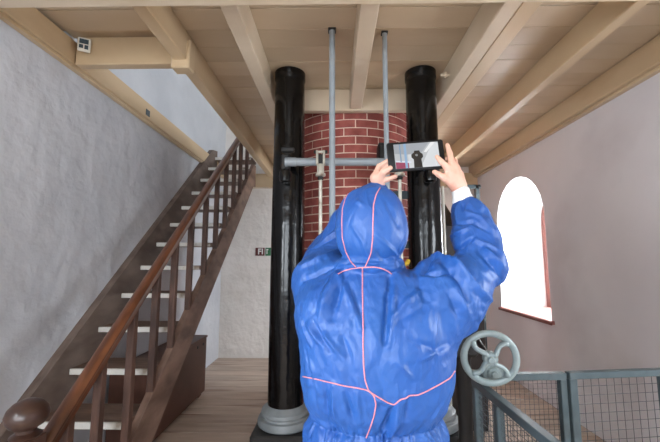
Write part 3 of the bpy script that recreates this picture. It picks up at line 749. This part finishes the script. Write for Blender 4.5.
for pts, wd, hh in FOLDS:
    pl = polyline(pts, T)
    if len(pl) < 2: continue
    A = np.array([p for p, _ in pl]); wdm = 1.3*wd/1000.; best = np.full(nv, 9.); par = np.zeros(nv)
    lo, hi_ = A.min(0)-wdm*1.2, A.max(0)+wdm*1.2
    idx = np.where(((co > lo) & (co < hi_)).all(1))[0]
    if not len(idx): continue
    V = co[idx]; bd = np.full(len(idx), 9.); bp = np.zeros(len(idx)); n = len(A)-1
    for i in range(n):
        v = A[i+1]-A[i]; vv = max(v@v, 1e-10); t = np.clip((V-A[i])@v/vv, 0, 1)
        dd = np.linalg.norm(V-A[i]-t[:, None]*v, axis=1); u = dd < bd; bd[u] = dd[u]; bp[u] = (i+t[u])/n
    q = np.clip(1-bd/wdm, 0, 1)
    disp[idx] += 1.9*hh/1000.*(q**1.5)*(0.35+.65*np.sin(PI*np.clip(bp, .04, .96)))
# crumple of the thin non-woven cloth
def ridged(p, sc_, st_):
    q = Vector((p[0]*st_[0]*sc_, p[1]*st_[1]*sc_, p[2]*st_[2]*sc_)); return 1-2*abs(noise.noise(q))
cr = np.zeros(nv)
for i in range(nv):
    p = co[i]
    wv = noise.noise(Vector((p[0]*4, p[1]*4, p[2]*4)))
    q = (p[0]+.05*wv, p[1], p[2]+.05*wv)
    u1 = Vector((q[0]*1.25+q[2]*.35, q[1]*1.1, q[2]*.8-q[0]*.3)); u2 = Vector((q[0]*1.2-q[2]*.5, q[1]+.3, q[2]*.75+q[0]*.5))
    f1 = noise.voronoi(u1*9, distance_metric='MANHATTAN')[0]; f2 = noise.voronoi(u2*19, distance_metric='MANHATTAN')[0]
    c = .0045*ridged(q, 6, (1.5, 1.2, .8)) - .008*(f1[0]-.75) - .0032*(f2[0]-.75) + .0016*ridged((q[0]-q[2]*.5, q[1], q[2]+q[0]*.5), 26, (1, 1, .8))
    z = p[2]
    hood = z > 1.60 and p[0] < .27 and p[1] < 1.36
    cr[i] = c*(.5 if hood else 1.0)
    if .98 < z < 1.15 and p[0] < .45:                     # gathers at the waist elastic
        a = math.atan2(p[1]-1.22, p[0]-.132); e = math.exp(-((z-1.078)/.034)**2)
        cr[i] += .0065*e*(.35+.9*abs(noise.noise(Vector((a*3, 7.1, 0)))*2))*math.sin(a*38+16*noise.noise(Vector((a*4, z*6, 2.2)))) - .005*math.exp(-((z-1.085)/.008)**2)
disp += cr
co2 = co+no*disp[:, None]
sm.vertices.foreach_set('co', co2.astype(np.float32).ravel()); sm.update()
# open the hood at the face and the garment at the cuffs
bm = bmesh.new(); bm.from_mesh(sm)
fc = Vector((.126, 1.33, 1.72)); dl = []
for v in bm.verts:
    d = v.co-fc
    if (d.x/.075)**2+(d.y/.08)**2+(d.z/.10)**2 < 1: dl.append(v)
bmesh.ops.delete(bm, geom=dl, context='VERTS'); bm.to_mesh(sm); bm.free()
T2 = bvh_of(sm)
suit = finish('coverall', sm, 'suit', PR, smooth=True)
def seam(pts, r=.0020):
    pl = polyline(pts, T2, 2.0); P3 = [h+n*.0008*(1 if n.dot(CAM-h) > 0 else -1) for h, n in pl]
    if len(P3) > 4:
        P3 = [P3[0]]+[(P3[i-1]+P3[i]*2+P3[i+1])/4 for i in range(1, len(P3)-1)]+[P3[-1]]
    bm = bmesh.new(); tube(bm, P3, r, 8); bmobj('seam', bm, 'stitch', suit, smooth=True)
seam([(352,189),(346,197),(342.5,209),(342,222),(342.5,238),(346,252),(351,262),(356,267)])
seam([(380,188),(376,195),(373.5,205),(373,220),(372.5,240),(371,253),(367,263),(365,267)])
seam([(338,274),(344,271),(352,268.5),(362,267.5),(374,267),(382,268.5),(388,271),(391.5,274)])
seam([(362.5,268),(362.5,290),(363,320),(363,345),(363.5,365),(365,380),(368,389)])
seam([(303,376.5),(316,379),(330,382.5),(345,386),(358,388),(367,390),(376,396),(386,402),(394,405),(401,399),(407,398),(408,395.5),(418,395),(427,391),(440,384),(450,378),(456,369)])
seam([(368,389.5),(374,396),(376,404),(374,416),(370,428),(366,438)])
# white knitted cuffs at the wrists
def cuff(a, b, r0, r1):
    bm = bmesh.new(); a = Vector(a); b = Vector(b); tube(bm, [a, a.lerp(b, .3), a.lerp(b, .7), b, b+(b-a).normalized()*.001], [r0, r0*1.04, r1*1.02, r1, r1*.8], 24); bmobj('cuff', bm, 'cuff', PR, smooth=True)
cuff(P(464.2, 206.5, 1.336), P(460.3, 190.6, 1.360), .040, .0345)
# half mask: only its yellow strap end shows beside the hood
mk = latheobj('half_mask', [(.045, 0), (.047, .012), (.040, .03), (.026, .042), (.006, .046)], (0, 0, 0), 'rubber', PR, 20, Matrix.Translation(hp(0, .082, -.055)) @ Matrix.Rotation(-PI/2+tilt, 4, 'X'))
a = P(404, 265, 1.19); b = P(408.5, 260.5, 1.205)
tubeobj('strap', [a, a.lerp(b, .5)+Vector((.003, 0, -.002)), b], [.006, .0085, .007], 'yellow', PR, 10)
# boots
for sx in (-1, 1):
    Bt = Field((.135+sx*.11-.12, 1.1, -.01), (.135+sx*.11+.12, 1.52, .30), .006)
    x = .135+sx*.105
    Bt.cap((x, 1.26, .075), (x, 1.262, .2), .058, .060, .03); Bt.cap((x, 1.245, .052), (x+sx*.012, 1.40, .046), .050, .046, .03)
    sl, X, Y, Z = Bt.block((-1, 1, -.02), (1, 1.6, .4)); Bt.a[sl] = np.maximum(Bt.a[sl], .001-Z+X*0+Y*0)
    finish('boot', Bt.mesh('boot'), 'rubber', PR, smooth=True)

# ------------------------------------------------------------------ tablet
tc_ = P(415.8, 155.8, 1.35)
TB = empty('tablet', tuple(tc_), 'black tablet held up in both hands, screen showing a camera view', 'tablet')
tm = Matrix.Translation(tc_) @ Matrix.Rotation(math.radians(-4.0), 4, 'Y') @ Matrix.Rotation(math.radians(-4), 4, 'X')
TW, TH, TD = .1135, .0610, .0050
bm = bmesh.new()
def rrect(w, h, r, n=5):
    o = []
    for cx, cz, a0 in ((w-r, h-r, 0), (-w+r, h-r, PI/2), (-w+r, -h+r, PI), (w-r, -h+r, 1.5*PI)):
        for k in range(n+1): a = a0+PI/2*k/n; o.append((cx+r*math.cos(a), cz+r*math.sin(a)))
    return o
lv = []
for (y, g) in ((-TD, .003), (-TD+.002, 0), (TD-.002, 0), (TD, .003)): lv.append([bm.verts.new((x, y, z)) for x, z in rrect(TW-g, TH-g, .010)])
n = len(lv[0])
for a, b in zip(lv, lv[1:]):
    for k in range(n): bm.faces.new((a[k], a[(k+1) % n], b[(k+1) % n], b[k]))
bm.faces.new(lv[0]); bm.faces.new(lv[-1][::-1]); bmesh.ops.transform(bm, matrix=tm, verts=bm.verts)
bmobj('case', bm, 'rubber', TB, auto=True)
SW0, SW1, SH0, SH1 = -.086, .092, -.0515, .0515
def flat(name, pts, y, m, parent):
    bm = bmesh.new(); v = [bm.verts.new(tm @ Vector((x, y, z))) for x, z in pts]; bm.faces.new(v)
    return bmobj(name, bm, m, parent)
def s_(u, v): return (SW0+(SW1-SW0)*u, SH0+(SH1-SH0)*v)
ES = 1.15
scr = flat('screen', [s_(0, 0), s_(1, 0), s_(1, 1), s_(0, 1)], -TD-.0006, emis('screen_grey', (186,190,194), ES), TB)
shp = [('picture_wall', [(.56, 0), (1, 0), (1, .95), (.88, 1)], (214,218,222)), ('picture_ceiling', [(0, 1), (0, .62), (.30, .55), (.62, .62), (.80, 1)], (158,164,172)),
       ('picture_wall', [(.30, .56), (.42, .56), (.42, 0), (.30, 0)], (206,210,214)),
       ('picture_brick', [(0.01, 0), (.30, 0), (.30, .25), (.01, .30)], (150,60,92)), ('picture_sky', [(.01, .27), (.36, .20), (.36, .27), (.01, .34)], (216,220,232)),
       ('picture_beam', [(.66, .62), (.72, .60), (.93, .98), (.84, 1)], (232,234,236)),
       ('picture_pipe', [(.22, 0), (.275, 0), (.275, 1), (.22, 1)], (140,172,206)), ('picture_pipe', [(.12, .26), (.15, .26), (.15, 1), (.12, 1)], (128,152,178)),
       ('picture_column', [(.41, 0), (.60, 0), (.59, .34), (.635, .42), (.63, .54), (.575, .62), (.565, .69), (.45, .69), (.44, .62), (.375, .54), (.375, .42), (.42, .34)], (14,16,20))]
for i, (nm, pts, c) in enumerate(shp):
    flat(nm, [s_(*p) for p in pts], -TD-.0009-.00006*i, emis(nm, c, ES), scr)
ring = [(.492+.024*math.cos(2*PI*k/16), .505+.042*math.sin(2*PI*k/16)) for k in range(16)]
flat('picture_ring', [s_(*p) for p in ring], -TD-.0016, emis('picture_ring', (176,182,188), ES), scr)
flat('picture_ring', [s_(.492+(u-.492)*.55, .505+(v-.505)*.55) for u, v in ring], -TD-.0017, emis('picture_ring_dark', (20,22,26), ES), scr)

for o in sc.objects:
    if '_w' in o: del o['_w']
